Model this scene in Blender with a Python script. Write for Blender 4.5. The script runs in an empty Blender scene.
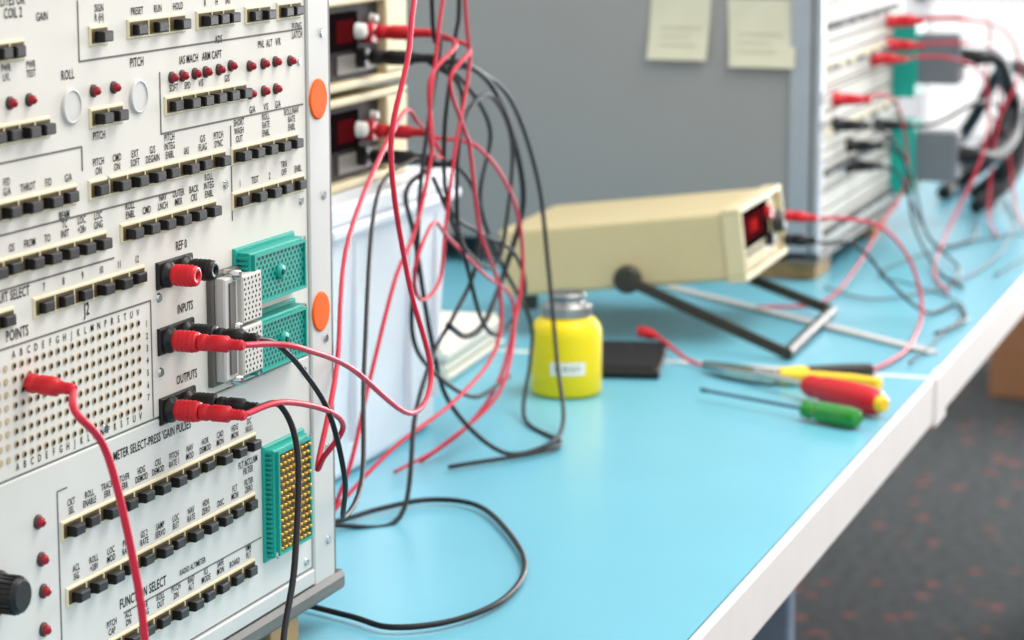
import bpy, math, random
from mathutils import Vector, Matrix
random.seed(4)
S=bpy.context.scene
COL=bpy.context.collection

# ------------------------------------------------------------ materials
def lin(c):
    return tuple(((v/255)/12.92 if v/255<=.04045 else (((v/255)+.055)/1.055)**2.4) for v in c)
MATS={}
def mat(name,rgb,rough=.5,metal=0.,var=.04,scale=30.,bump=0.,trans=0.,coat=0.,sss=0.,emit=0.,alpha=1.,spec=.5):
    if name in MATS: return MATS[name]
    m=bpy.data.materials.new(name); m.use_nodes=True
    nt=m.node_tree; n=nt.nodes; b=n['Principled BSDF']
    c=lin(rgb)
    tc=n.new('ShaderNodeTexCoord'); nz=n.new('ShaderNodeTexNoise'); nz.inputs['Scale'].default_value=scale; nz.inputs['Detail'].default_value=4
    nt.links.new(tc.outputs['Object'],nz.inputs['Vector'])
    cr=n.new('ShaderNodeValToRGB')
    cr.color_ramp.elements[0].position=.3; cr.color_ramp.elements[1].position=.7
    cr.color_ramp.elements[0].color=(*[max(0,v*(1-var)) for v in c],1)
    cr.color_ramp.elements[1].color=(*[min(1,v*(1+var)) for v in c],1)
    nt.links.new(nz.outputs['Fac'],cr.inputs['Fac']); nt.links.new(cr.outputs['Color'],b.inputs['Base Color'])
    b.inputs['Roughness'].default_value=rough; b.inputs['Metallic'].default_value=metal
    b.inputs['Transmission Weight'].default_value=trans; b.inputs['Coat Weight'].default_value=coat
    b.inputs['Specular IOR Level'].default_value=spec
    b.inputs['Alpha'].default_value=alpha
    if sss: b.inputs['Subsurface Weight'].default_value=sss; b.inputs['Subsurface Scale'].default_value=.01
    if emit:
        b.inputs['Emission Color'].default_value=(*c,1); b.inputs['Emission Strength'].default_value=emit
    if bump:
        bp=n.new('ShaderNodeBump'); bp.inputs['Strength'].default_value=bump; bp.inputs['Distance'].default_value=.002
        nt.links.new(nz.outputs['Fac'],bp.inputs['Height']); nt.links.new(bp.outputs['Normal'],b.inputs['Normal'])
    MATS[name]=m; return m

M_panel=mat('panel_enamel',(212,209,201),.6,var=.02,spec=.3)
M_panel2=mat('panel_enamel_lower',(204,203,199),.6,var=.02,spec=.3)
M_flange=mat('flange_aluminium',(196,195,192),.5,metal=.1,var=.03,spec=.3)
M_frame=mat('frame_metal',(96,94,90),.5,metal=.2,var=.1)
M_greypaint=mat('grey_cabinet_paint',(140,139,138),.45,var=.03,scale=4)
M_black=mat('black_plastic',(20,19,20),.42,var=.1,spec=.35)
M_bezel=mat('switch_bezel',(216,206,174),.55,var=.05,spec=.3)
M_print=mat('panel_print',(32,30,32),.8,spec=.1)
M_line=mat('panel_line',(112,110,108),.8,spec=.1)
M_red=mat('red_plastic',(200,20,36),.4,var=.05,spec=.4)
M_redcable=mat('red_cable',(198,26,56),.45,var=.06,spec=.4)
M_blackcable=mat('black_cable',(18,17,21),.5,var=.1,spec=.35)
M_ledred=mat('led_red',(150,14,30),.3,spec=.4)
M_leddark=mat('led_collar',(60,44,42),.5)
M_steel=mat('steel',(190,190,188),.22,metal=1.,var=.05)
M_cap=mat('brushed_cap',(168,168,166),.30,metal=1.,var=.08)
M_teal=mat('teal_plastic',(18,154,140),.45,var=.06,spec=.35)
M_teald=mat('teal_dark',(6,76,70),.6,spec=.2)
M_gold=mat('gold_pins',(214,170,80),.3,metal=.8)
M_brown=mat('connector_brown',(84,70,42),.6,spec=.2)
M_orange=mat('orange_sticker',(240,96,10),.6,var=.10,scale=90,spec=.15)
M_white=mat('white_plastic',(226,226,220),.5,var=.02)
M_connw=mat('connector_grey',(200,198,190),.55,var=.04,spec=.3)
M_hole=mat('hole_dark',(48,42,38),.9,spec=.1)
M_ring=mat('pin_ring',(186,166,134),.5,metal=.1)
M_beige=mat('beige_enamel',(196,181,140),.5,var=.02,spec=.35)
M_beiged=mat('beige_front',(206,194,156),.5,var=.02,spec=.35)
M_display=mat('display_dark',(22,14,16),.9,spec=.0)
M_dispred=mat('display_red',(74,14,18),.9,spec=.0)
M_digit=mat('digit_red',(200,40,40),.9,spec=.0,emit=.45)
M_handle=mat('handle_dark',(54,52,45),.45,metal=.1,spec=.35)
M_bin=mat('bin_translucent',(226,231,238),.4,var=.02,sss=.3)
M_yellow=mat('yellow_bottle',(236,208,10),.42,var=.02,spec=.35)
M_paper=mat('paper',(230,228,218),.8,var=.02)
M_postit=mat('post_it',(200,197,174),.85,var=.03,spec=.1)
M_ink=mat('pencil_ink',(180,177,156),.9)
M_inkd=mat('label_ink',(110,110,110),.9)
M_wood=mat('wood_block',(176,138,92),.6,var=.18,scale=18)
M_green=mat('green_clear',(14,150,34),.12,trans=.3,coat=.4)
M_yhandle=mat('yellow_grip',(236,196,30),.45)
M_edge=mat('bench_edge',(222,218,216),.5,var=.02,spec=.3)
M_leg=mat('bench_leg',(112,130,152),.5,var=.04)
M_under=mat('bench_under',(120,110,100),.8)
M_card=mat('cardboard',(140,98,66),.85,var=.06)
M_hood=mat('grey_hood',(108,112,118),.6,var=.04)
M_wall=mat('wall_paint',(214,216,218),.8,var=.02,scale=3)
M_mull=mat('window_frame',(206,208,210),.5)
M_blue=mat('blue_laminate',(108,181,201),.28,var=.03,scale=7,spec=.65)
def carpet():
    m=bpy.data.materials.new('carpet'); m.use_nodes=True; nt=m.node_tree; n=nt.nodes; b=n['Principled BSDF']
    tc=n.new('ShaderNodeTexCoord')
    v=n.new('ShaderNodeTexVoronoi'); v.inputs['Scale'].default_value=15; nt.links.new(tc.outputs['Object'],v.inputs['Vector'])
    r1=n.new('ShaderNodeValToRGB'); e=r1.color_ramp.elements
    e[0].position=.14; e[0].color=(*lin((128,84,78)),1); e[1].position=.26; e[1].color=(*lin((72,75,76)),1)
    nt.links.new(v.outputs['Distance'],r1.inputs['Fac'])
    z=n.new('ShaderNodeTexNoise'); z.inputs['Scale'].default_value=45; nt.links.new(tc.outputs['Object'],z.inputs['Vector'])
    mx=n.new('ShaderNodeMix'); mx.data_type='RGBA'; mx.blend_type='MULTIPLY'; mx.inputs[0].default_value=.7
    r2=n.new('ShaderNodeValToRGB'); r2.color_ramp.elements[0].position=.3; r2.color_ramp.elements[0].color=(.4,.4,.4,1); r2.color_ramp.elements[1].position=.65
    nt.links.new(z.outputs['Fac'],r2.inputs['Fac'])
    nt.links.new(r1.outputs['Color'],mx.inputs[6]); nt.links.new(r2.outputs['Color'],mx.inputs[7]); nt.links.new(mx.outputs[2],b.inputs['Base Color'])
    b.inputs['Roughness'].default_value=1.; b.inputs['Specular IOR Level'].default_value=.1
    return m
M_carpet=carpet()

# ------------------------------------------------------------ geometry helpers
def empty(name,loc=(0,0,0),rz=0,rx=0):
    o=bpy.data.objects.new(name,None); o.empty_display_size=.05; COL.objects.link(o)
    o.location=loc; o.rotation_euler=(rx,0,rz); return o
class MB:
    def __init__(s): s.v=[];s.f=[];s.m=[];s.mats=[];s.sm=[]
    def mi(s,m):
        if m not in s.mats: s.mats.append(m)
        return s.mats.index(m)
    def add(s,vs,fs,m,smooth=False):
        k=len(s.v); i=s.mi(m); s.v+=[tuple(v) for v in vs]
        for f in fs: s.f.append([k+j for j in f]); s.m.append(i); s.sm.append(smooth)
    def box(s,x0,x1,y0,y1,z0,z1,m,b=0.0):
        if b<=0:
            vs=[(x0,y0,z0),(x1,y0,z0),(x1,y1,z0),(x0,y1,z0),(x0,y0,z1),(x1,y0,z1),(x1,y1,z1),(x0,y1,z1)]
            s.add(vs,[(0,1,5,4),(1,2,6,5),(2,3,7,6),(3,0,4,7),(4,5,6,7),(3,2,1,0)],m)
        else:
            vs=[(x0+b,y0,z0+b),(x1-b,y0,z0+b),(x1-b,y0,z1-b),(x0+b,y0,z1-b),
                (x0,y0+b,z0),(x1,y0+b,z0),(x1,y0+b,z1),(x0,y0+b,z1),
                (x0,y1,z0),(x1,y1,z0),(x1,y1,z1),(x0,y1,z1)]
            fs=[(0,1,2,3)]
            for a in (0,4):
                for i in range(4):
                    j=(i+1)%4; fs.append((a+i,a+4+i,a+4+j,a+j))
            fs.append((11,10,9,8))
            s.add(vs,fs,m)
    def lathe(s,c,axis,prof,m,n=20,smooth=True,cap=True):
        ax=Vector(axis).normalized(); up=Vector((0,0,1)) if abs(ax.z)<.9 else Vector((1,0,0))
        a=ax.cross(up).normalized(); b=ax.cross(a).normalized(); c=Vector(c)
        vs=[];fs=[]
        for t,r in prof:
            for i in range(n):
                w=2*math.pi*i/n; vs.append(c+ax*t+a*math.cos(w)*r+b*math.sin(w)*r)
        for k in range(len(prof)-1):
            for i in range(n):
                j=(i+1)%n; fs.append((k*n+i,k*n+j,(k+1)*n+j,(k+1)*n+i))
        s.add(vs,fs,m,smooth)
        if cap:
            k=(len(prof)-1)*n
            s.add(vs[:n],[tuple(range(n-1,-1,-1))],m); s.add(vs[k:k+n],[tuple(range(n))],m)
    def obj(s,name,parent=None,loc=(0,0,0),rot=(0,0,0),bevel=0,seg=2):
        me=bpy.data.meshes.new(name); me.from_pydata(s.v,[],s.f)
        for m in s.mats: me.materials.append(m)
        me.polygons.foreach_set('material_index',s.m); me.polygons.foreach_set('use_smooth',s.sm); me.update()
        import bmesh
        bm=bmesh.new(); bm.from_mesh(me); bmesh.ops.recalc_face_normals(bm,faces=bm.faces); bm.to_mesh(me); bm.free()
        o=bpy.data.objects.new(name,me); COL.objects.link(o); o.location=loc; o.rotation_euler=rot
        if parent: o.parent=parent
        if bevel:
            md=o.modifiers.new('bevel','BEVEL'); md.width=bevel; md.segments=seg; md.limit_method='ANGLE'; md.harden_normals=False
        return o
def smoothpath(pts,n=8):
    P=[Vector(p) for p in pts]; P=[P[0]*2-P[1]]+P+[P[-1]*2-P[-2]]; out=[]
    for i in range(1,len(P)-2):
        a,b,c,d=P[i-1],P[i],P[i+1],P[i+2]
        for k in range(n):
            t=k/n; out.append(.5*((2*b)+(c-a)*t+(2*a-5*b+4*c-d)*t*t+(3*b-a-3*c+d)*t**3))
    out.append(P[-2]); return out
def tube(name,pts,r,m,parent=None,n=8,sub=8):
    pp=smoothpath(pts,sub); mb=MB(); vs=[];fs=[]
    tprev=(pp[1]-pp[0]).normalized(); up=Vector((0,0,1)) if abs(tprev.z)<.9 else Vector((1,0,0))
    a=tprev.cross(up).normalized()
    for i,p in enumerate(pp):
        t=(pp[min(i+1,len(pp)-1)]-pp[max(i-1,0)]).normalized()
        a=(a-t*a.dot(t)).normalized(); b=t.cross(a)
        for k in range(n):
            w=2*math.pi*k/n; vs.append(p+(a*math.cos(w)+b*math.sin(w))*r)
    for i in range(len(pp)-1):
        for k in range(n):
            j=(k+1)%n; fs.append((i*n+k,i*n+j,(i+1)*n+j,(i+1)*n+k))
    fs.append(tuple(range(n))); fs.append(tuple((len(pp)-1)*n+k for k in range(n)))
    mb.add(vs,fs,m,True); return mb.obj(name,parent)
def plug(mb,base,axis,m,L=.036,r=.0052,metal=0.0):
    pr=[(0,r*.8),(.001,r),(L*.16,r),(L*.18,r*.9),(L*.26,r*.9),(L*.28,r)]
    pr+=[(L*.62,r*.98),(L*.66,r*.72),(L*.72,r*.66)]
    t=L*.74
    while t<L-.0013: pr+=[(t,r*.66),(t+.0012,r*.56)]; t+=.0024
    pr+=[(L,r*.45)]
    mb.lathe(base,axis,pr,m,16)
    if metal: mb.lathe(Vector(base)-Vector(axis).normalized()*metal,axis,[(0,.0018),(metal,.0022)],M_steel,10)
def text_into(mb,s,x,z,size,m,y=-.0004,align='CENTER',sx=.82,bold=.012):
    cu=bpy.data.curves.new('t','FONT'); cu.body=s; cu.size=1; cu.align_x=align; cu.resolution_u=2; cu.space_line=.85; cu.offset=bold; cu.space_character=1.06
    o=bpy.data.objects.new('t',cu); COL.objects.link(o)
    dg=bpy.context.evaluated_depsgraph_get(); me=o.evaluated_get(dg).to_mesh()
    vs=[(x+v.co.x*sx*size,y,z+v.co.y*size) for v in me.vertices]; fs=[tuple(p.vertices) for p in me.polygons]
    mb.add(vs,fs,m); o.evaluated_get(dg).to_mesh_clear(); bpy.data.objects.remove(o); bpy.data.curves.remove(cu)

# ------------------------------------------------------------ room
fl=MB(); fl.box(-2.5,8.2,-3.5,1.6,-.05,0,M_carpet); fl.obj('floor')
wb=MB(); wb.box(-2.5,8.2,1.5,1.6,0,2.9,M_wall); wb.obj('wall_back')
wr=MB()
wr.box(8,8.15,-3.5,1.5,0,.32,M_wall); wr.box(8,8.15,-3.5,1.5,2.6,2.9,M_wall); wr.box(8,8.15,1.42,1.5,.32,2.6,M_wall)
wr.obj('wall_right')
wf=MB()
y=-3.5
while y<1.43:
    wf.box(8.02,8.10,y,y+.05,.32,2.6,M_mull); y+=.61
wf.box(8.02,8.10,-3.5,1.42,.32,.38,M_mull); wf.box(8.02,8.10,-3.5,1.42,.78,.83,M_mull); wf.box(8.02,8.10,-3.5,1.42,2.54,2.6,M_mull)
wf.obj('window_1')

# ------------------------------------------------------------ benches
def bench(name,x0,x1,legs,y0=.40,y1=1.36):
    e=empty(name,(x0,y0,0)); L=x1-x0; D=y1-y0
    t=MB(); t.box(0,L,.004,D,.745,.75,M_blue); t.obj('laminate_top',e)
    t=MB(); t.box(.001,L-.001,.02,D-.001,.712,.745,M_under); t.obj('core_board',e)
    t=MB(); t.box(0,L,-.004,.003,.708,.7505,M_edge); t.box(0,L,.003,.02,.708,.744,M_edge); t.obj('front_edge_trim',e,bevel=.0012)
    t=MB()
    for lx in legs:
        for ly in (.065,D-.08):
            t.box(lx,lx+.028,ly,ly+.035,0,.712,M_leg)
        t.box(lx+.005,lx+.023,.08,D-.06,.68,.71,M_leg)
    t.box(legs[0],legs[-1],D-.07,D-.05,.66,.70,M_leg)
    t.obj('leg_frame',e,bevel=.003)
    return e
bench('workbench',.55,2.396,(.10,1.548))
b2=bench('workbench',2.402,4.3,(1.72,1.84))
t=MB(); t.box(-.006,.004,.004,.96,.7495,.7508,M_edge); t.box(-.006,.05,-.0065,.003,.704,.7515,M_edge); t.obj('end_strip',b2,bevel=.0006)

# ------------------------------------------------------------ rack 1 (equipment rack, foreground)
BR=math.radians(1.9)
R1=empty('test_equipment_rack',(1.484,.628,0),-BR)
def L2W(u,y,z):
    c,s=math.cos(BR),math.sin(BR)
    return (1.484+u*c+y*s,.628-u*s+y*c,z)
t=MB(); t.box(-.50,.006,.012,.50,.779,1.50,M_greypaint); t.obj('cabinet_body',R1,bevel=.003)
t=MB(); t.box(-.475,-.031,-.002,.010,.9335,1.49,M_panel,.0008); t.obj('front_panel_upper',R1)
t=MB(); t.box(-.475,-.031,-.002,.010,.797,.9325,M_panel2,.0008); t.obj('front_panel_lower',R1)
t=MB()
t.box(-.030,.0,-.0035,.012,.775,1.50,M_flange,.001); t.box(-.505,-.476,-.0035,.012,.775,1.50,M_flange,.001)
t.box(.0002,.010,-.001,.03,.775,1.50,M_frame,.003)
t.box(-.476,-.030,-.0035,.012,.786,.7962,M_flange,.001)
t.box(-.505,.010,-.007,.03,.773,.7855,M_frame,.003)
for z in (1.13,1.03,.94,.87,.81,1.2,1.3):
    t.lathe((-.010,-.0035,z),(0,-1,0),[(0,.0030),(.001,.0026)],M_steel,12)
for u,z in ((-.040,1.115),(-.040,.925),(-.040,.945),(-.04,.803),(-.285,.9395),(-.14,1.052),(-.275,1.07),(-.222,.958),(-.04,1.03),(-.222,.9995),(-.33,.83)):
    t.lathe((u,-.002,z),(0,-1,0),[(0,.0028),(.0012,.0022)],M_steel,12)
t.obj('frame_flanges',R1)
for u in (-.055,-.43):
    wbk=empty('wood_spacer_block',L2W(u,.0,0),-BR); t=MB(); t.box(-.02,.02,.006,.46,.7505,.7725,M_wood); t.obj('block',wbk,bevel=.001)

SW=[((-371,-359),1144,2,["",""]),((-277,-277),1146,1,["SIGN\nR (H)"]),((-237,-191),1147,3,["PRESET","RUN","HOLD"]),
((-159,-131),1147,3,["R","H","IAS"]),((-99,-85),1146,2,["",""]),((-57,-43),1146,2,["",""]),
((-380,-337),1104,4,["","","",""]),((-279,-263),1104,2,["",""]),
((-198,-118),1103,6,["SOFT","SPD","V/S","","G/S",""]),
((-282,-146),1067,8,["PITCH\nON","CMD\nON","EXT\nSOFT","G/S\nDEGAIN","PITCH\nINTEG\nENBL","IAS","G/S\nFLAG","PITCH\nSYNC"]),
((-120,-50),1067,5,["SHORT\nWASH\nOUT","","ROLL\nRATE\nENBL","","ROLL/NAV\nRATE\nENBL"]),
((-250,-159),1040,6,["ROLL\nENBL","CMD","NAV\nLNCH","OUTER\nMKR","BACK\nCRS","ROLL\nINTEG\nENBL"]),
((-120,-42),1041,5,["1","TEST","2","TRN\nOFF","ENBL"]),
((-430,-313),1067,7,["","","F/D\nSYNC","F/D\nG/A","THROT","F/D","G/A"]),
((-420,-284),1039,9,["","","","OS","FROM","TO","BEAM\nTC\nINIT","LOC\n+28v","LOC\nGNG"]),
((-340,-244),1015,6,["7","8","9","10","11","12"]),((-396,-377),1014,2,["",""]),
((-320,-114),895,12,["CKT\nSEL","ROLL\nENABLE","TRACK\nERR","TO/FR\nERR","HDG\nDEMOD","CRS\nDEMOD","PITCH\nRATE 1","NAV\nMOD","HOR\nDEMOD","CAD\nMON","HDG\nMON","DC\nNULL"]),
((-317,-116),859,12,["ACL\nSIG","ROLL\n+28V","LOC\nMOD","PITCH\nRATE 2","GS 2\nRATE","SAMP\nSERVO","LOC\nBUT","NAV\nRATE","HDR\nZERO","DISC","FLT\nMON","FILTER\nZERO"]),
((-300,-118),819,11,["","PITCH\nCAP","ACL\nDN","BAR\nFLAG","ROLL\nOUT","PITCH\nDN","RAD\nALT","ILS\nMODE","SAFE\nMON","BOARD","VMR\nPLT"]),
((-220,-100),1185,7,[""]*7),((-220,-100),1240,7,[""]*7),((-400,-260),1185,7,[""]*7)]
sw=MB(); lab=MB()
for (a,b),z,n,ls in SW:
    z/=1000; a/=1000; b/=1000; st=(b-a)/(n-1) if n>1 else 0
    a-=.0035; b-=.0035
    hw=.0080
    sw.box(a-hw-.0015,b+hw+.0015,-.0032,0,z-.0054,z+.0054,M_bezel,.0008)
    sw.box(a-hw,b+hw,-.0034,-.003,z-.0038,z+.0038,M_brown)
    bw=min(.0050,(st*.5-.0016) if n>1 else .0050)
    for i in range(n):
        c=a+st*i; dep=.0090 if random.random()>.3 else .0070
        sw.box(c-bw,c+bw,-dep,-.002,z-.0031,z+.0024,M_black,.0007)
        if i<n-1: sw.box(c+st/2-.0004,c+st/2+.0004,-.0040,-.003,z-.0038,z+.0038,M_bezel)
        l=ls[i] if i<len(ls) else ""
        if l:
            nl=l.count("\n"); sz=.0052 if z<.91 else .0056
            text_into(lab,l,c+.002,z+.0074+nl*sz*.85,sz,M_print,y=-.0023,sx=.72)
for s,u,z,sz in (("METER SELECT-PRESS 'GAIN PULSES'",-.232,.9200,.0072),("FUNCTION SELECT",-.248,.8375,.0078),
    ("J2",-.300,1.0030,.0095),("POINTS",-.368,1.0025,.008),("CIRCUIT SELECT",-.376,1.0225,.0072),
    ("ROLL",-.312,1.126,.007),("PITCH",-.240,1.127,.007),("IAS MACH   ARM CAPT",-.167,1.1245,.0064),
    ("PNL  ALT   V/R",-.080,1.1265,.006),("P-ENG\nLATCH",-.042,1.134,.006),("G/A",-.104,1.0895,.006),("V/S",-.086,1.0895,.006),("G/A",-.070,1.0895,.006),
    ("REF 0",-.195,1.0225,.0072),("INPUTS",-.192,.9870,.0072),("OUTPUTS",-.192,.9475,.0072),("PITCH",-.282,1.0925,.006),
    ("LITES OR\nCOIL 2",-.362,1.166,.0072),("GAIN",-.335,1.157,.006),("ADS",-.145,1.133,.006),("PWR\nLVL",-.370,1.1345,.0052),("PWR\nTEST",-.347,1.1345,.0052),
    ("FLT ACCLRM\nFILTER",-.118,.8825,.0056),("RADIO ALTIMETER",-.190,.8385-.0005,.0048)):
    text_into(lab,s,u,z,sz,M_print,y=-.0023,sx=.74)
cols="ABCDEFGHJKLMNPRSTUV"
for i,ch in enumerate(cols):
    for zz in (.9935,.9365): text_into(lab,ch,-.372+i*.0070,zz,.0054,M_print,y=-.0023)
for i in range(7): text_into(lab,str(i+1),-.2365,.9875-i*.0068-.0015,.0050,M_print,y=-.0023)
def rule(u0,z0,u1,z1,w=.0005,m=M_line):
    if abs(z1-z0)<1e-6: lab.box(u0,u1,-.0023,-.0021,z0-w,z0+w,m)
    else: lab.box(u0-w,u0+w,-.0023,-.0021,z0,z1,m)
rule(-.47,.9995,-.2315,.9995);rule(-.2315,.9345,-.2315,.9995)
rule(-.30,1.134,-.30,1.165);rule(-.30,1.134,-.035,1.134+0)
rule(-.47,1.0905,-.30,1.0905);rule(-.215,1.0885,-.035,1.0885);rule(-.215,1.0885,-.215,1.122)
rule(-.47,1.0555,-.20,1.0555);rule(-.47,1.0285,-.27,1.0285);rule(-.300,1.078,-.300,1.0905);rule(-.132,1.030,-.132,1.085)
rule(-.335,.917,-.325,.917,.0004)
rule(-.335,.797,-.335,.917);rule(-.27,.8345,-.102,.8345,.0004);rule(-.32,.799,-.32,.83)
sw.obj('push_button_strips',R1); lab.obj('printed_legends',R1)
ld=MB()
for u,z in ((-365,1119),(-347,1119),(-284,1118),(-263,1118),(-199,1118),(-187,1118),(-172,1118),(-159,1118),(-143,1118),(-128,1119),
            (-104,1117),(-86,1117),(-70,1117),(-50,1116),(-104,1101),(-86,1101),(-70,1101),(-352,906),(-350,886),(-349,869),(-350,849)):
    u/=1000;z/=1000; big=.0029
    if u<-.34 and z<.95: big=.0033
    u-=.003
    ld.lathe((u,-.002,z),(0,-1,0),[(0,big*1.15),(.0012,big*1.15),(.0016,big*.9)],M_leddark,14)
    ld.lathe((u,-.003,z),(0,-1,0),[(0,big*.85),(.0012,big*.85),(.0028,big*.7),(.0036,big*.4),(.0039,.0003)],M_ledred,14)
ld.obj('indicator_lamps',R1)
dl=MB()
for u,z in ((-310,1112),(-240,1111)):
    u/=1000;z/=1000
    dl.lathe((u,-.002,z),(0,-1,0),[(0,.0092),(.0015,.0090),(.002,.0080),(.0014,.0078)],M_flange,28)
    dl.lathe((u,-.0022,z),(0,-1,0),[(0,.0078),(.001,.0076)],mat('dial_face',(80,88,92),.8,spec=.1) if u>-.3 else mat('dial_face_light',(138,142,146),.8,spec=.1),28)
dl.obj('position_dials',R1)
pf=MB()
for r in range(8):
    for c in range(19):
        u=-.372+c*.0070; z=.9895-r*.0066
        pf.lathe((u,-.002,z),(0,-1,0),[(0,.0020),(.0005,.0019)],M_ring,10); pf.lathe((u,-.0026,z),(0,-1,0),[(0,.0013),(.0001,.0013)],M_hole,8)
    for c in range(12):
        u=-.380-c*.0070
        pf.lathe((u,-.002,.9895-r*.0066),(0,-1,0),[(0,.0019),(.0005,.0018)],M_ring,10)
pf.obj('jack_pin_field',R1)
bp=MB()
UR,UB=-.2155,-.1945
for z in (1.0115,.975,.936):
    bp.box(UR-.0095,UB+.0105,-.0040,-.002,z-.0075,z+.0075,M_black,.0008)
    for u,m in ((UR,M_red),(UB,M_black)):
        bp.lathe((u,-.0040,z),(0,-1,0),[(0,.0074),(.002,.0072),(.003,.0052),(.005,.005)],M_black,20)
        pr=[(.0,.0056),(.0012,.0060)]
        for k in range(4): pr+=[(.0016+k*.0026,.0060),(.0026+k*.0026,.0062),(.0033+k*.0026,.0057)]
        pr+=[(.0125,.0058),(.0140,.0052),(.0143,.0026),(.0120,.0024)]
        bp.lathe((u,-.0085,z),(0,-1,0),pr,m,20)
bp.obj('binding_posts',R1)
PY=-.0228
cn=MB()
cn.box(-.166,-.130,-.006,-.001,.9385,1.0040,M_frame,.001)
cn.box(-.163,-.146,-.012,-.006,.9415,1.001,M_flange,.001)
cn.box(-.146,-.121,-.015,-.002,.942,.9705,M_connw,.001); cn.box(-.146,-.121,-.015,-.002,.9725,1.0005,M_connw,.001)
for z0 in (.9445,.9750):
    for r in range(9):
        for c in range(5):
            cn.lathe((-.1435+c*.0046+(.0012 if r%2 else 0),-.015,z0+r*.0029),(0,-1,0),[(0,.0009),(.0001,.0009)],M_hole,6)
cn.box(-.158,-.151,-.013,-.012,.945,.998,M_frame)
for z in (.9405,1.002,.9715): cn.lathe((-.150,-.006,z),(0,-1,0),[(0,.003),(.009,.003),(.0095,.002)],M_steel,12)
cn.obj('grey_multipin_connector',R1)
def teal(name,u0,u1,z0,z1,pins,gold=False,dp=.012):
    c=MB()
    c.box(u0,u1,-.004,-.001,z0,z1,M_teal,.0008)
    c.box(u0+.003,u1-.003,-dp,-.004,z0+.0025,z1-.0025,M_teal,.001)
    a0,a1,b0,b1=u0+.007,u1-.007,z0+.0055,z1-.0055
    face=M_brown if gold else M_teal
    c.box(a0,a1,-dp-.0006,-dp+.0002,b0,b1,face)
    f=-dp-.002
    c.box(a0-.0018,a0,f,-dp+.001,b0-.0018,b1+.0018,M_teal); c.box(a1,a1+.0018,f,-dp+.001,b0-.0018,b1+.0018,M_teal)
    c.box(a0,a1,f,-dp+.001,b0-.0018,b0,M_teal); c.box(a0,a1,f,-dp+.001,b1,b1+.0018,M_teal)
    k=z0+.004
    while k<z1-.004: c.box(u0+.0012,u0+.0031,-dp+.0015,-.004,k,k+.0015,M_teal); k+=.0030
    nu,nz=pins
    for i in range(nu):
        for j in range(nz):
            u=a0+(i+.5+(.25 if j%2 else -.25)*1)*(a1-a0)/nu; z=b0+(j+.5)*(b1-b0)/nz
            if gold: c.lathe((u,-dp-.0006,z),(0,-1,0),[(0,.0011),(.0020,.0010),(.0023,.0005)],M_gold,6)
            else: c.lathe((u,-dp-.0006,z),(0,-1,0),[(0,.0013),(.0001,.0013)],M_teald,6)
    um=(u0+u1)/2; zm=(z0+z1)/2
    c.lathe((um,-dp-.0007,zm),(0,-1,0),[(0,.0045),(.002,.0044),(.0022,.002)],M_teal if not gold else M_brown,14)
    c.lathe((um,-dp-.0028,zm),(0,-1,0),[(0,.0018),(.0012,.0016)],M_teald if not gold else M_gold,10)
    for uu,zz in ((u0+.006,z0+.004),(u1-.006,z1-.004)): c.lathe((uu,-dp,zz),(0,-1,0),[(0,.0024),(.0012,.002)],M_steel,10)
    c.obj(name,R1)
teal('teal_connector_top',-.133,-.053,.9765,1.0135,(13,9))
teal('teal_connector_middle',-.126,-.053,.9355,.9725,(13,9))
teal('teal_connector_bottom',-.100,-.043,.818,.8895,(8,14),True,.009)
st=MB()
for z in (1.090,.958):
    st.lathe((-.017,-.0034,z),(0,-1,0),[(0,.0125),(.0008,.0125),(.0013,.0115)],M_orange,28)
st.obj('round_stickers',R1)
kb=MB(); kb.lathe((-.396,-.002,.880),(0,-1,0),[(0,.0115),(.002,.0115),(.003,.0095),(.015,.0088),(.016,.0075)],M_black,28)
for i in range(20):
    w=i/20*6.283; kb.lathe((-.396+.0093*math.cos(w),-.005,.880+.0093*math.sin(w)),(0,-1,0),[(0,.0007),(.010,.0007)],M_black,6)
kb.obj('control_knob',R1)

# ------------------------------------------------------------ rack 2 (background)
X2=2.907
R2=empty('instrument_rack',(X2,.62,0))
t=MB(); t.box(0,.50,.03,.66,.783,1.55,M_greypaint); t.obj('cabinet_body',R2,bevel=.003)
t=MB(); t.box(-.004,.012,-.002,.034,.778,1.555,mat('rack_corner_trim',(160,166,174),.4,metal=.3),.002); t.box(.488,.504,-.002,.034,.778,1.555,M_flange,.002)
t.box(-.004,.504,-.002,.034,.772,.784,M_frame,.002)
t.box(-.0045,-.004,.006,.010,.78,1.55,M_frame); t.obj('corner_posts',R2)
t=MB(); z=.786; k=0
hs=[.044,.026,.044,.044,.03,.05,.044,.03,.044,.05,.044,.044,.03,.044,.05,.05,.05]
for hh in hs:
    if z+hh>1.55: break
    t.box(.013,.487,.0,.03,z,z+hh-.003,M_panel,.001)
    zc=z+hh/2-.0015
    if k%3!=1:
        t.box(.03,.46,-.003,0,zc-.007,zc+.001,M_bezel if k%2 else M_line)
        for i in range(14):
            if (i*7+k*3)%5<3: t.box(.04+i*.03,.052+i*.03,-.007,-.003,zc-.006,zc-.001,M_hood)
    t.box(.02,.48,-.0012,0,zc+.009,zc+.0105,M_line)
    z+=hh;k+=1
t.obj('front_modules',R2)
t=MB()
for zc in (.975,.848):
    t.box(.440,.51,-.030,-.001,zc-.050,zc+.044,M_teal,.001)
    t.box(.462,.506,-.084,-.030,zc-.034,zc+.030,M_hood,.004)
    t.lathe((.484,-.084,zc),(0,-1,0),[(0,.012),(.02,.010)],M_black,12)
t.obj('hooded_connectors',R2)
t=MB()
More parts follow.
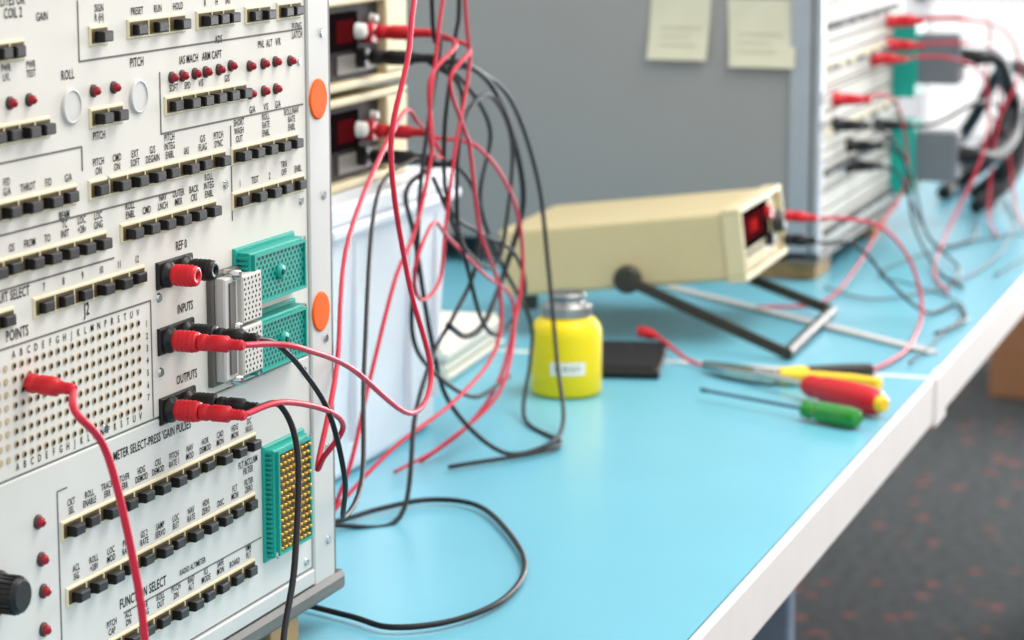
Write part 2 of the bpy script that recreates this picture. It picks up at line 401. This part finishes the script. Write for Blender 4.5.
for u,z in ((.075,.955),(.075,.925),(.30,.985),(.40,1.025),(.40,.995),(.33,.90),(.16,.892),(.16,.868)):
    t.lathe((u,0,z),(0,-1,0),[(0,.009),(.006,.009),(.008,.007),(.02,.007)],M_red if z not in(.925,.90,.892,.868) else M_black,14)
t.obj('front_binding_posts',R2)
for xx in (.05,.40):
    w=empty('wood_spacer_block',(X2+xx,.625,0)); t=MB(); t.box(-.03,.05,.0,.12,.7505,.7715,M_wood); t.box(-.03,.05,.56,.64,.7505,.7825,M_wood); t.obj('block',w,bevel=.001)
def postit(y0,y1,z0,z1,tilt):
    e=empty('sticky_note',(X2-.0012,(y0+y1)/2,z1)); m=MB(); n=8; w=y1-y0; h=z1-z0
    vs=[];fs=[]
    for i in range(n+1):
        f=i/n
        for j in (0,1): vs.append((-.0004-.006*f**2.5,(-w/2+w*j)+tilt*f*.004,-h*f))
    for i in range(n): fs.append((2*i,2*i+1,2*i+3,2*i+2))
    m.add(vs,fs,M_postit,True)
    for k,ln in enumerate((.7,.5,.6)):
        zz=-h*(.50+.13*k); xx=-.0012-.006*(.50+.13*k)**2.5
        m.add([(xx,w*.35,zz),(xx,w*.35-w*ln,zz),(xx-.0002,w*.35-w*ln,zz-.0014),(xx-.0002,w*.35,zz-.0014)],[(0,1,2,3)],M_ink)
    m.obj('paper_sheet',e); return e
postit(.748,.819,1.002,1.078,1); postit(.652,.729,.996,1.073,-1)

# ------------------------------------------------------------ storage bin with instruments on it
B=empty('plastic_storage_bin',(1.945,.905,.7505))
def frustum(mb,x0,x1,y0,y1,z0,X0,X1,Y0,Y1,z1,m,top=True,bot=True):
    vs=[(x0,y0,z0),(x1,y0,z0),(x1,y1,z0),(x0,y1,z0),(X0,Y0,z1),(X1,Y0,z1),(X1,Y1,z1),(X0,Y1,z1)]
    fs=[(0,1,5,4),(1,2,6,5),(2,3,7,6),(3,0,4,7)]
    if top: fs.append((4,5,6,7))
    if bot: fs.append((3,2,1,0))
    mb.add(vs,fs,m)
t=MB(); frustum(t,-.125,.110,-.135,.135,0,-.140,.130,-.145,.145,.205,M_bin); t.obj('tub',B,bevel=.008,seg=3)
t=MB(); t.box(-.146,.138,-.151,.151,.196,.206,M_bin); t.box(-.142,.134,-.147,.147,.206,.2225,M_bin); t.obj('lid',B,bevel=.003)
t=MB()
for xx in (-.09,.03,.09): t.box(xx-.001,xx+.001,-.1455,-.138,.03,.19,M_bin)
t.obj('ribs',B,bevel=.0008)
def small_inst(z):
    e=empty('panel_meter_instrument',(1.93,.79,z))
    t=MB(); t.box(-.105,.105,.012,.24,0,.070,M_beige); t.obj('case',e,bevel=.003)
    t=MB()
    t.box(-.107,.107,-.004,.014,-.001,.006,M_beiged);t.box(-.107,.107,-.004,.014,.066,.0725,M_beiged)
    t.box(-.107,-.099,-.004,.014,.006,.066,M_beiged);t.box(.060,.107,-.004,.014,.006,.066,M_beiged); t.obj('bezel',e,bevel=.002)
    t=MB(); t.box(-.099,.060,.004,.013,.006,.066,mat('instrument_face',(58,54,54),.7,spec=.2)); t.box(-.09,.010,.001,.004,.030,.060,M_display)
    t.box(-.035,.0,.0005,.002,.036,.054,M_dispred); t.box(-.03,.055,.002,.0035,.011,.026,mat('instrument_keys',(120,116,110),.6))
    t.lathe((.008,.004,.044),(0,-1,0),[(0,.007),(.010,.006),(.011,.004)],M_white,18)
    t.lathe((.045,.004,.052),(0,-1,0),[(0,.004),(.006,.003)],M_white,14)
    t.obj('face',e)
    t=MB(); t.lathe((.029,.004,.041),(0,-1,0),[(0,.008),(.010,.008)],M_red,16); t.lathe((.014,.004,.022),(0,-1,0),[(0,.008),(.010,.008)],M_black,16)
    t.obj('terminals',e)
small_inst(.9745); small_inst(1.0535)

e=empty('paper_stack',(2.33,.925,.7505),math.radians(4)); t=MB(); zz=0
for i in range(7):
    th=random.choice((.003,.004,.006)); dx=random.uniform(-.006,.006); dy=random.uniform(-.006,.006)
    t.box(-.105+dx,.090+dx,-.095+dy,.14+dy,zz,zz+th-.0006,M_paper if i%4 else M_white); zz+=th
t.obj('sheets',e)

# ------------------------------------------------------------ bench multimeter, tilted on its carrying handle
tilt=math.atan2(.030,.245)
BM=empty('bench_multimeter',(2.485,.603,.8195),math.radians(1.5),-tilt)
W,L,Hh=.200,.250,.070
t=MB(); t.box(0,W,.012,L,0,Hh,M_beige); t.obj('case',BM,bevel=.005,seg=3)
t=MB(); t.box(-.002,W+.002,-.004,.016,-.002,.004,M_beiged);t.box(-.002,W+.002,-.004,.016,Hh-.004,Hh+.002,M_beiged)
t.box(-.002,.005,-.004,.016,.004,Hh-.004,M_beiged);t.box(W-.005,W+.002,-.004,.016,.004,Hh-.004,M_beiged);t.obj('front_bezel',BM,bevel=.0015)
t=MB(); t.box(.005,W-.005,.003,.013,.004,Hh-.004,M_beiged); t.box(.010,.150,.0015,.003,.026,.064,M_display); t.box(.02,.115,.0008,.0016,.034,.058,M_dispred)
text_into(t,"1.888",.068,.040,.018,M_digit,y=.0004,sx=.9,bold=.0)
t.box(.010,.150,.0018,.003,.008,.022,M_handle)
for i in range(6): t.box(.016+i*.017,.027+i*.017,-.003,.002,.010,.019,M_bezel,.0006)
t.lathe((.14,.003,.050),(0,-1,0),[(0,.0075),(.008,.0068)],M_red,14); t.lathe((.14,.003,.022),(0,-1,0),[(0,.0075),(.008,.0068)],M_black,14)
t.lathe((.175,.003,.036),(0,-1,0),[(0,.013),(.012,.011),(.013,.009)],M_handle,20); t.obj('front_panel',BM)
t=MB()
for fx in (.02,W-.02): t.lathe((fx,L-.02,0),(0,0,-1),[(0,.009),(.016,.007)],M_handle,14)
t.lathe((-.001,.118,.010),(-1,0,0),[(0,.0145),(.006,.014),(.008,.011)],M_handle,24); t.lathe((W+.001,.118,.010),(1,0,0),[(0,.0145),(.006,.014),(.008,.011)],M_handle,24)
t.obj('feet_and_pivots',BM)
def wp(x,y,z):
    bpy.context.view_layer.update(); return BM.matrix_world.inverted()@Vector((x,y,z))
t=MB()
def strut(mb,a,b,w,th,m):
    a=Vector(a);b=Vector(b);d=(b-a).normalized();sx=Vector((1,0,0));n2=d.cross(sx).normalized()
    vs=[]
    for p in (a,b):
        for i,j in ((-1,-1),(1,-1),(1,1),(-1,1)): vs.append(p+sx*i*th/2+n2*j*w/2)
    mb.add(vs,[(0,1,2,3),(7,6,5,4),(0,4,5,1),(1,5,6,2),(2,6,7,3),(3,7,4,0)],m)
lb=wp(2.440,.548,.7575); rb=wp(2.690,.556,.7575)
strut(t,(-.006,.118,.010),(lb.x,lb.y,lb.z),.011,.005,M_handle); strut(t,(W+.006,.118,.010),(rb.x,rb.y,rb.z),.011,.005,M_handle)
t.lathe(lb,rb-lb,[(0,.006),((rb-lb).length,.006)],M_handle,14)
t.obj('carrying_handle',BM,bevel=.001)

# ------------------------------------------------------------ yellow bottle
Y=empty('solvent_dispenser_bottle',(2.225,.705,.7505)); t=MB()
t.lathe((0,0,0),(0,0,1),[(0,.028),(.0015,.0312),(.004,.0325),(.030,.0322),(.055,.0325),(.062,.0315),(.067,.0285),(.070,.0255),(.0705,.0225),(.072,.0222)],M_yellow,48); t.obj('body',Y)
t=MB(); pr=[(0,.0222),(.0005,.0228),(.0105,.0226),(.0118,.0212),(.0128,.0165),(.014,.0158),(.017,.0160),(.0182,.0176),(.0205,.0180),(.0222,.0170),(.0212,.0150),(.0205,.004)]
t.lathe((0,0,.0715),(0,0,1),pr,M_cap,40)
for i in range(48):
    w=i/48*6.283; t.lathe((.0229*math.cos(w),.0229*math.sin(w),.0730),(0,0,1),[(0,.0007),(.0085,.0007)],M_cap,6)
t.obj('pump_cap',Y)
t=MB(); vs=[];fs=[]; n=12; cang=math.radians(200)
for i in range(n+1):
    w=cang-.50+1.0*i/n
    for z in (.022,.034): vs.append((.0329*math.cos(w),.0329*math.sin(w),z))
for i in range(n): fs.append((2*i,2*i+2,2*i+3,2*i+1))
t.add(vs,fs,M_paper,True); vs=[];fs=[]
for i in range(16):
    if i in (4,9,13): continue
    w=cang-.36+.045*i; w2=w+.022; k=len(vs); zt=.0300 if i%3 else .0305; zb=.0265
    vs+=[(.0332*math.cos(w),.0332*math.sin(w),zb),(.0332*math.cos(w2),.0332*math.sin(w2),zb),(.0332*math.cos(w2),.0332*math.sin(w2),zt),(.0332*math.cos(w),.0332*math.sin(w),zt)]
    fs.append((k,k+1,k+2,k+3))
t.add(vs,fs,M_inkd); t.obj('label',Y)

e=empty('black_pouch',(2.372,.690,.7505),math.radians(12)); t=MB(); t.box(-.072,.072,-.036,.036,0,.009,M_black); t.obj('case',e,bevel=.003,seg=3)
t=MB(); t.box(-.066,.066,-.030,.030,.009,.0105,mat('pouch_flap',(30,30,34),.8,spec=.2)); t.lathe((.03,0,.0105),(0,0,1),[(0,.004),(.001,.003)],M_black,12); t.obj('flap',e,bevel=.001)
e=empty('steel_rod',(2.66,.59,.7505),math.atan2(.356,.298)); t=MB(); t.box(-.225,.235,-.007,.007,0,.004,M_flange); t.lathe((-.215,0,.004),(0,0,1),[(0,.003),(.001,.0025)],M_steel,10); t.obj('bar',e,bevel=.001)

# ------------------------------------------------------------ hand tools
e=empty('red_screwdriver',(2.268,.492,.7640)); ax=Vector((2.236-2.300,.419-.505,0)).normalized(); t=MB()
t.lathe((0,0,0),ax,[(0,.006),(.004,.009),(.010,.0105),(.020,.0095),(.028,.0115),(.060,.0130),(.085,.0130),(.095,.0115),(.100,.008)],M_red,24); t.obj('handle',e)
t=MB(); t.lathe((0,0,0),-ax,[(0,.0032),(.055,.0032),(.062,.0042),(.068,.0042)],M_steel,12)
t.lathe(ax*.098,ax,[(0,.008),(.005,.0078),(.008,.005)],M_yhandle,20); t.obj('shaft_and_cap',e)
e=empty('green_screwdriver',(2.184,.476,.7600)); ax=Vector((-.038,-.080,0)).normalized(); t=MB()
pr=[(0,.004),(.003,.0075),(.009,.008),(.013,.0065),(.020,.0090),(.038,.0094),(.052,.0092),(.060,.0078),(.063,.004)]
t.lathe((0,0,0),ax,pr,M_green,14,smooth=False); t.obj('handle',e)
t=MB(); t.lathe((0,0,0),-ax,[(0,.0016),(.105,.0016),(.110,.0022),(.115,.0022)],mat('blade_steel',(90,110,130),.3,metal=.8),10); t.obj('shaft',e)
e=empty('cutting_pliers',(2.325,.540,.7580))
def taperstrip(mb,pts,ws,th,m):
    vs=[];fs=[]; P=[Vector(p) for p in pts]
    for i,p in enumerate(P):
        d=(P[min(i+1,len(P)-1)]-P[max(i-1,0)]).normalized(); nn=Vector((-d.y,d.x,0)).normalized()
        for sgn,hz in ((-1,-th/2),(1,-th/2),(1,th/2),(-1,th/2)): vs.append(p+nn*sgn*ws[i]+Vector((0,0,hz)))
    for i in range(len(P)-1):
        for k in range(4):
            j=(k+1)%4; fs.append((i*4+k,i*4+j,i*4+4+j,i*4+4+k))
    fs+= [(3,2,1,0),tuple(len(vs)-4+k for k in range(4))]
    mb.add(vs,fs,m)
t=MB(); taperstrip(t,[(.030,.070,0),(.018,.040,0),(.006,.012,0),(-.006,-.012,0)],[.002,.007,.010,.008],.009,M_steel)
taperstrip(t,[(.026,.066,0),(.010,.040,0),(-.002,.012,0),(.008,-.014,0)],[.002,.006,.009,.008],.008,M_steel)
t.lathe((0,0,-.006),(0,0,1),[(0,.006),(.012,.006)],M_steel,16); t.obj('jaws',e,bevel=.001)
t=MB(); taperstrip(t,[(.006,-.010,0),(.018,-.022,0),(.026,-.032,0)],[.006,.0075,.0077],.0125,M_yhandle)
taperstrip(t,[(.024,-.030,0),(.036,-.048,0),(.048,-.068,0),(.058,-.088,0)],[.006,.0072,.0072,.006],.012,M_handle)
taperstrip(t,[(-.004,-.012,0),(.002,-.045,0),(.000,-.078,0),(-.008,-.108,0)],[.006,.0075,.0075,.006],.012,M_yhandle)
t.obj('grips',e,bevel=.003,seg=3)
e=empty('cardboard_box',(6.15,.50,.0)); t=MB(); t.box(-.25,.25,-.2,.35,.001,.36,M_card); t.box(-.252,.252,-.202,.352,.32,.362,M_card); t.obj('carton',e,bevel=.004)

# ------------------------------------------------------------ test leads
RC=.0017
def lead(name,pts,m,plugs=(),r=RC):
    e=empty(name,pts[0]); o0=Vector(pts[0])
    tube('cable',[Vector(p)-o0 for p in pts],r,m,e)
    if plugs:
        mb=MB()
        for b,ax,mm,L,rr in plugs: plug(mb,Vector(b)-o0,ax,mm,L,rr,.006)
        mb.obj('banana_plug',e)
    return e
fy=Vector(L2W(0,-1,0))-Vector(L2W(0,0,0)); fy.normalize()
RD,BK=M_redcable,M_blackcable
PL=.0255
lead('red_test_lead',[L2W(UR,PY-PL,.975),(1.30,.583,.970),(1.331,.578,.962),(1.405,.58,.937),(1.503,.58,.889),(1.555,.585,.905),(1.540,.595,.970),(1.525,.60,1.055),(1.561,.60,1.125),(1.60,.62,1.22),(1.55,.70,1.49),(1.47,.78,1.503)],RD,
     [(L2W(UR,PY,.975),fy,M_red,PL+.002,.0048)],.0018)
lead('red_test_lead',[L2W(UR,PY-PL,.936),(1.31,.582,.935),(1.37,.58,.918),(1.405,.585,.900),(1.411,.60,.880),(1.425,.61,.872),(1.48,.62,.92),(1.60,.66,.985),(1.80,.70,1.045),(1.90,.725,1.03),(1.957,.735,1.013)],RD,
     [(L2W(UR,PY,.936),fy,M_red,PL+.002,.0048),((1.957,.782,1.0155),(0,-1,0),M_red,.046,.0058)],.0018)
lead('black_test_lead',[L2W(UB,PY-PL+.002,.975),(1.31,.585,.968),(1.340,.582,.947),(1.373,.58,.915),(1.395,.58,.871),(1.44,.60,.835),(1.52,.62,.84),(1.60,.65,.90),(1.75,.70,.99),(1.90,.73,1.0),(1.944,.735,.993)],BK,
     [(L2W(UB,PY,.975),fy,M_black,PL,.0047),((1.944,.782,.996),(0,-1,0),M_black,.056,.0060)])
lead('black_test_lead',[L2W(UB,PY-PL+.002,.936),(1.308,.582,.933),(1.312,.574,.905),(1.285,.565,.85),(1.245,.555,.80),(1.22,.52,.756),(1.10,.47,.7545),(.95,.46,.7545)],BK,
     [(L2W(UB,PY,.936),fy,M_black,PL,.0047)],.0019)
lead('red_test_lead',[L2W(-.360,-.028,.9765),(1.085,.590,.975),(1.103,.583,.950),(1.116,.575,.88),(1.120,.57,.81),(1.115,.55,.757),(1.05,.50,.7545),(.90,.48,.7545)],RD,
     [(L2W(-.361,-.003,.979),fy+Vector((0,0,-.06)),M_red,.027,.0050)],.0021)
up_red=((1.959,.782,1.0955),(0,-1,0),M_red,.048,.0060); up_blk=((1.944,.782,1.0765),(0,-1,0),M_black,.058,.0060)
lead('black_test_lead',[(1.944,.728,1.0745),(1.975,.712,1.070),(2.033,.71,1.048),(2.083,.71,1.006),(2.116,.71,.942),(2.096,.72,.883),(2.031,.715,.85),(1.97,.71,.848),(1.90,.70,.87)],BK,[up_blk],.0026)
lead('black_test_lead',[(1.944,.726,1.072),(1.99,.72,1.055),(2.058,.72,1.008),(2.032,.72,.952),(2.083,.72,.894),(2.165,.72,.828),(2.151,.715,.794),(2.09,.70,.7545),(2.00,.64,.7545),(1.90,.70,.7545)],BK,r=.0019)
lead('black_test_lead',[(1.92,.72,1.45),(1.920,.72,1.124),(1.938,.72,1.092),(1.919,.72,1.046),(1.880,.715,.985),(1.858,.71,.935),(1.846,.71,.874),(1.889,.71,.835),(1.96,.70,.80),(2.05,.70,.80)],BK,r=.0019)
lead('black_test_lead',[(1.945,.725,1.071),(2.01,.715,1.062),(2.085,.71,1.03),(2.125,.70,.96),(2.155,.70,.88),(2.12,.68,.80),(2.06,.655,.762),(2.00,.65,.7545),(1.955,.675,.757),(1.93,.71,.80),(1.90,.715,.86),(1.88,.72,.94),(1.90,.735,.975),(1.944,.730,.990)],BK,r=.0020)
lead('black_test_lead',[(1.96,.72,1.45),(1.955,.71,1.15),(1.945,.71,1.09),(1.92,.71,1.02),(1.93,.71,.96),(2.00,.71,.93),(2.09,.71,.90),(2.12,.71,.86),(2.06,.71,.835),(1.98,.70,.86),(1.93,.70,.93),(1.92,.72,.985)],BK,r=.0019)
lead('black_test_lead',[(1.944,.735,.991),(1.97,.715,.985),(2.00,.71,.95),(1.99,.71,.90),(1.94,.71,.87),(1.87,.70,.855),(1.80,.69,.82),(1.74,.68,.7545),(1.70,.72,.7545)],BK,r=.0019)
lead('black_test_lead',[(1.944,.732,1.074),(1.96,.71,1.05),(1.935,.705,.99),(1.945,.705,.93),(2.01,.70,.90),(2.045,.70,.94),(2.07,.705,1.0),(2.03,.71,1.04),(1.97,.71,1.03),(1.955,.715,.995),(1.945,.735,.992)],BK,r=.0019)
lead('red_test_lead',[(1.959,.733,1.093),(1.952,.70,1.085),(1.906,.70,1.063),(1.94,.70,1.02),(1.952,.70,1.004),(1.975,.70,.936),(2.025,.70,.878),(2.012,.70,.829),(1.915,.70,.806),(1.80,.71,.79),(1.72,.73,.7545)],RD,[up_red])
lead('red_test_lead',[(1.957,.735,1.013),(1.93,.715,1.0),(1.865,.70,1.013),(1.862,.70,1.050),(1.880,.70,1.10),(1.90,.70,1.20),(1.88,.72,1.45)],RD,r=.0016)
lead('red_test_lead',[(1.94,.72,1.45),(1.941,.70,1.124),(1.952,.70,1.075),(1.917,.70,1.007),(1.895,.70,.95),(1.881,.70,.909),(1.84,.70,.90),(1.80,.69,.93),(1.84,.69,.96),(1.90,.70,.94),(1.98,.70,.90),(2.06,.70,.86),(2.00,.69,.80),(1.93,.715,.766),(1.87,.735,.7545)],RD,r=.0015)
lead('red_test_lead',[(1.959,.732,1.096),(1.92,.70,1.09),(1.862,.70,1.067),(1.865,.70,1.013),(1.828,.70,.956),(1.785,.70,.924),(1.733,.70,.858),(1.684,.70,.794),(1.66,.72,.7545),(1.60,.76,.7545)],RD)
lead('red_test_lead',[(1.957,.733,1.012),(2.00,.71,1.0),(2.06,.70,.95),(2.085,.70,.89),(2.06,.70,.84),(2.02,.70,.80),(1.97,.71,.772),(1.91,.728,.7545)],RD)
lead('black_cable',[(1.60,.80,.7545),(1.66,.755,.7545),(1.712,.720,.7545),(1.758,.703,.7545),(1.796,.677,.7545),(1.788,.634,.7545),(1.702,.577,.7545),(1.630,.546,.7545),(1.557,.538,.7545),(1.504,.554,.7545),(1.480,.585,.7545),(1.494,.619,.7545),(1.517,.68,.7545)],BK,r=.0021)
mt=((2.618,.592,.8675),(0,-1,-.05),M_red,.034,.0058)
lead('red_test_lead',[(2.618,.556,.866),(2.625,.53,.866),(2.645,.495,.855),(2.665,.47,.82),(2.66,.455,.775),(2.60,.45,.7545),(2.48,.445,.7545),(2.36,.47,.7545),(2.325,.53,.7545),(2.375,.62,.7545),(2.42,.665,.765),(2.435,.678,.7665)],RD,[mt,((2.452,.70,.768),(-.5,-.6,0),M_red,.030,.0055)],.0019)
lead('black_test_lead',[(2.617,.556,.841),(2.64,.52,.835),(2.68,.49,.79),(2.72,.46,.756),(2.78,.44,.7545),(2.70,.415,.7545),(2.60,.43,.756)],BK,[((2.617,.592,.8425),(0,-1,0),M_black,.034,.0062)],r=.0019)
lead('red_test_lead',[(2.982,.596,.955),(3.02,.565,.957),(3.094,.56,.925),(3.137,.56,.843),(3.02,.57,.80),(2.90,.57,.775),(2.76,.58,.7545),(2.70,.64,.7545)],RD,[((2.982,.61,.955),(0,-1,0),M_red,.034,.0062)])
lead('red_test_lead',[(3.207,.60,.985),(3.25,.53,.985),(3.35,.50,.95),(3.36,.50,.86),(3.20,.52,.77),(3.0,.50,.7545),(2.86,.46,.7545)],RD,[((3.207,.61,.985),(0,-1,0),M_red,.034,.0062)])
for i,(z,dx) in enumerate(((1.025,.0),(.995,.05),(1.028,.12))):
    lead('red_test_lead',[(3.307,.60,z),(3.33,.53,z+.003),(3.45+dx,.49+.02*i,z-.02),(3.52+dx,.48+.03*i,z-.08-.03*i),(3.47+dx*2,.50,.88-.03*i),(3.42+dx*2,.50-.02*i,.77),(3.30+dx*2,.47-.02*i,.7545)],RD,[((3.307,.61,z),(0,-1,0),M_red,.036,.0064)])
lead('black_test_lead',[(2.982,.60,.925),(3.0,.57,.92),(3.06,.55,.88),(3.08,.54,.80),(3.02,.50,.7545),(2.90,.45,.7545)],BK,[((2.982,.61,.925),(0,-1,0),M_black,.034,.0062)])
lead('black_test_lead',[(3.067,.60,.892),(3.09,.565,.885),(3.13,.55,.84),(3.12,.53,.78),(3.05,.48,.7545),(2.95,.47,.7545)],BK,[((3.067,.61,.892),(0,-1,0),M_black,.034,.0062)])
lead('black_test_lead',[(3.067,.60,.868),(3.09,.565,.86),(3.16,.55,.80),(3.20,.53,.756),(3.28,.50,.7545),(3.45,.52,.7545)],BK,[((3.067,.61,.868),(0,-1,0),M_black,.034,.0062)])
lead('black_test_lead',[(3.237,.60,.90),(3.27,.55,.90),(3.36,.51,.92),(3.48,.50,.90),(3.55,.50,.82),(3.58,.52,.7545),(3.70,.56,.7545)],BK,[((3.237,.61,.90),(0,-1,0),M_black,.034,.0062)],.0024)
lead('grey_signal_cable',[(2.45,.43,.7535),(2.60,.425,.7535),(2.78,.43,.7535),(2.90,.50,.7535),(2.98,.56,.7535),(3.20,.52,.7535),(3.35,.44,.7535),(3.20,.415,.7535),(3.00,.43,.7535)],M_blackcable,r=.0010)
lead('grey_signal_cable',[(2.86,.60,.7535),(2.80,.53,.7535),(2.92,.47,.7535),(3.15,.45,.7535),(3.45,.47,.7535),(3.70,.52,.7535)],M_hood,r=.0014)
H=empty('black_cable_harness',(3.391,.53,.97))
o0=Vector((3.391,.53,.97))
hp=[[(3.391,.52,.975),(3.45,.50,.97),(3.55,.50,.93),(3.65,.50,.86),(3.70,.55,.80),(3.80,.60,.765),(4.0,.62,.765)],
    [(3.391,.52,.848),(3.45,.50,.84),(3.55,.49,.86),(3.63,.50,.90),(3.70,.52,.88),(3.78,.56,.80),(3.9,.60,.762),(4.1,.66,.762)],
    [(3.50,.53,.765),(3.58,.50,.79),(3.68,.49,.83),(3.76,.52,.86),(3.84,.56,.82),(3.80,.60,.77),(3.66,.60,.762)],
    [(3.62,.55,.765),(3.60,.50,.82),(3.66,.48,.89),(3.74,.50,.93),(3.82,.55,.92),(3.90,.60,.84),(4.0,.66,.765)]]
for i,q in enumerate(hp): tube('loom_%d'%i,[Vector(p)-o0 for p in q],.010,M_blackcable,H,n=10)
e=empty('power_supply_unit',(3.85,.88,.7505)); t=MB(); t.box(-.13,.13,-.10,.2,0,.13,M_hood); t.obj('case',e,bevel=.004)
t=MB(); t.box(-.11,.0,-.104,-.1,.03,.10,M_display); t.lathe((.06,-.1,.06),(0,-1,0),[(0,.02),(.02,.018)],M_black,18); t.obj('face',e)

# ------------------------------------------------------------ lights
w=bpy.data.worlds.new('world'); S.world=w; w.use_nodes=True
wn=w.node_tree.nodes['Background']; wn.inputs[0].default_value=(1,.995,.985,1); wn.inputs[1].default_value=1.15
def area(name,loc,target,sx,sy,p,col=(1,1,1)):
    l=bpy.data.lights.new(name,'AREA'); l.shape='RECTANGLE'; l.size=sx; l.size_y=sy; l.energy=p; l.color=col
    o=bpy.data.objects.new(name,l); COL.objects.link(o); o.location=loc
    d=Vector(target)-Vector(loc); o.rotation_euler=d.to_track_quat('-Z','Y').to_euler(); return o
area('ceiling_light_panel',(2.2,-.3,2.75),(2.2,.3,0),1.6,1.0,44,(1,.98,.95))
area('window_daylight',(7.6,-.6,1.6),(2.5,.7,.8),2.2,2.6,260,(.99,.99,1))
# ------------------------------------------------------------ camera
c=bpy.data.cameras.new('camera'); co=bpy.data.objects.new('camera',c); COL.objects.link(co)
c.sensor_width=36; c.lens=36*2600/1024; co.location=(0,0,1.24)
p=math.atan(470/2600); a=math.radians(18.8)
fw=Vector((math.cos(a)*math.cos(p),math.sin(a)*math.cos(p),-math.sin(p)))
co.rotation_euler=fw.to_track_quat('-Z','Y').to_euler()
c.dof.use_dof=True; c.dof.focus_distance=1.46; c.dof.aperture_fstop=10.5; c.clip_start=.05
S.camera=co
S.view_settings.view_transform='Standard'; S.view_settings.look='None'; S.view_settings.exposure=.08
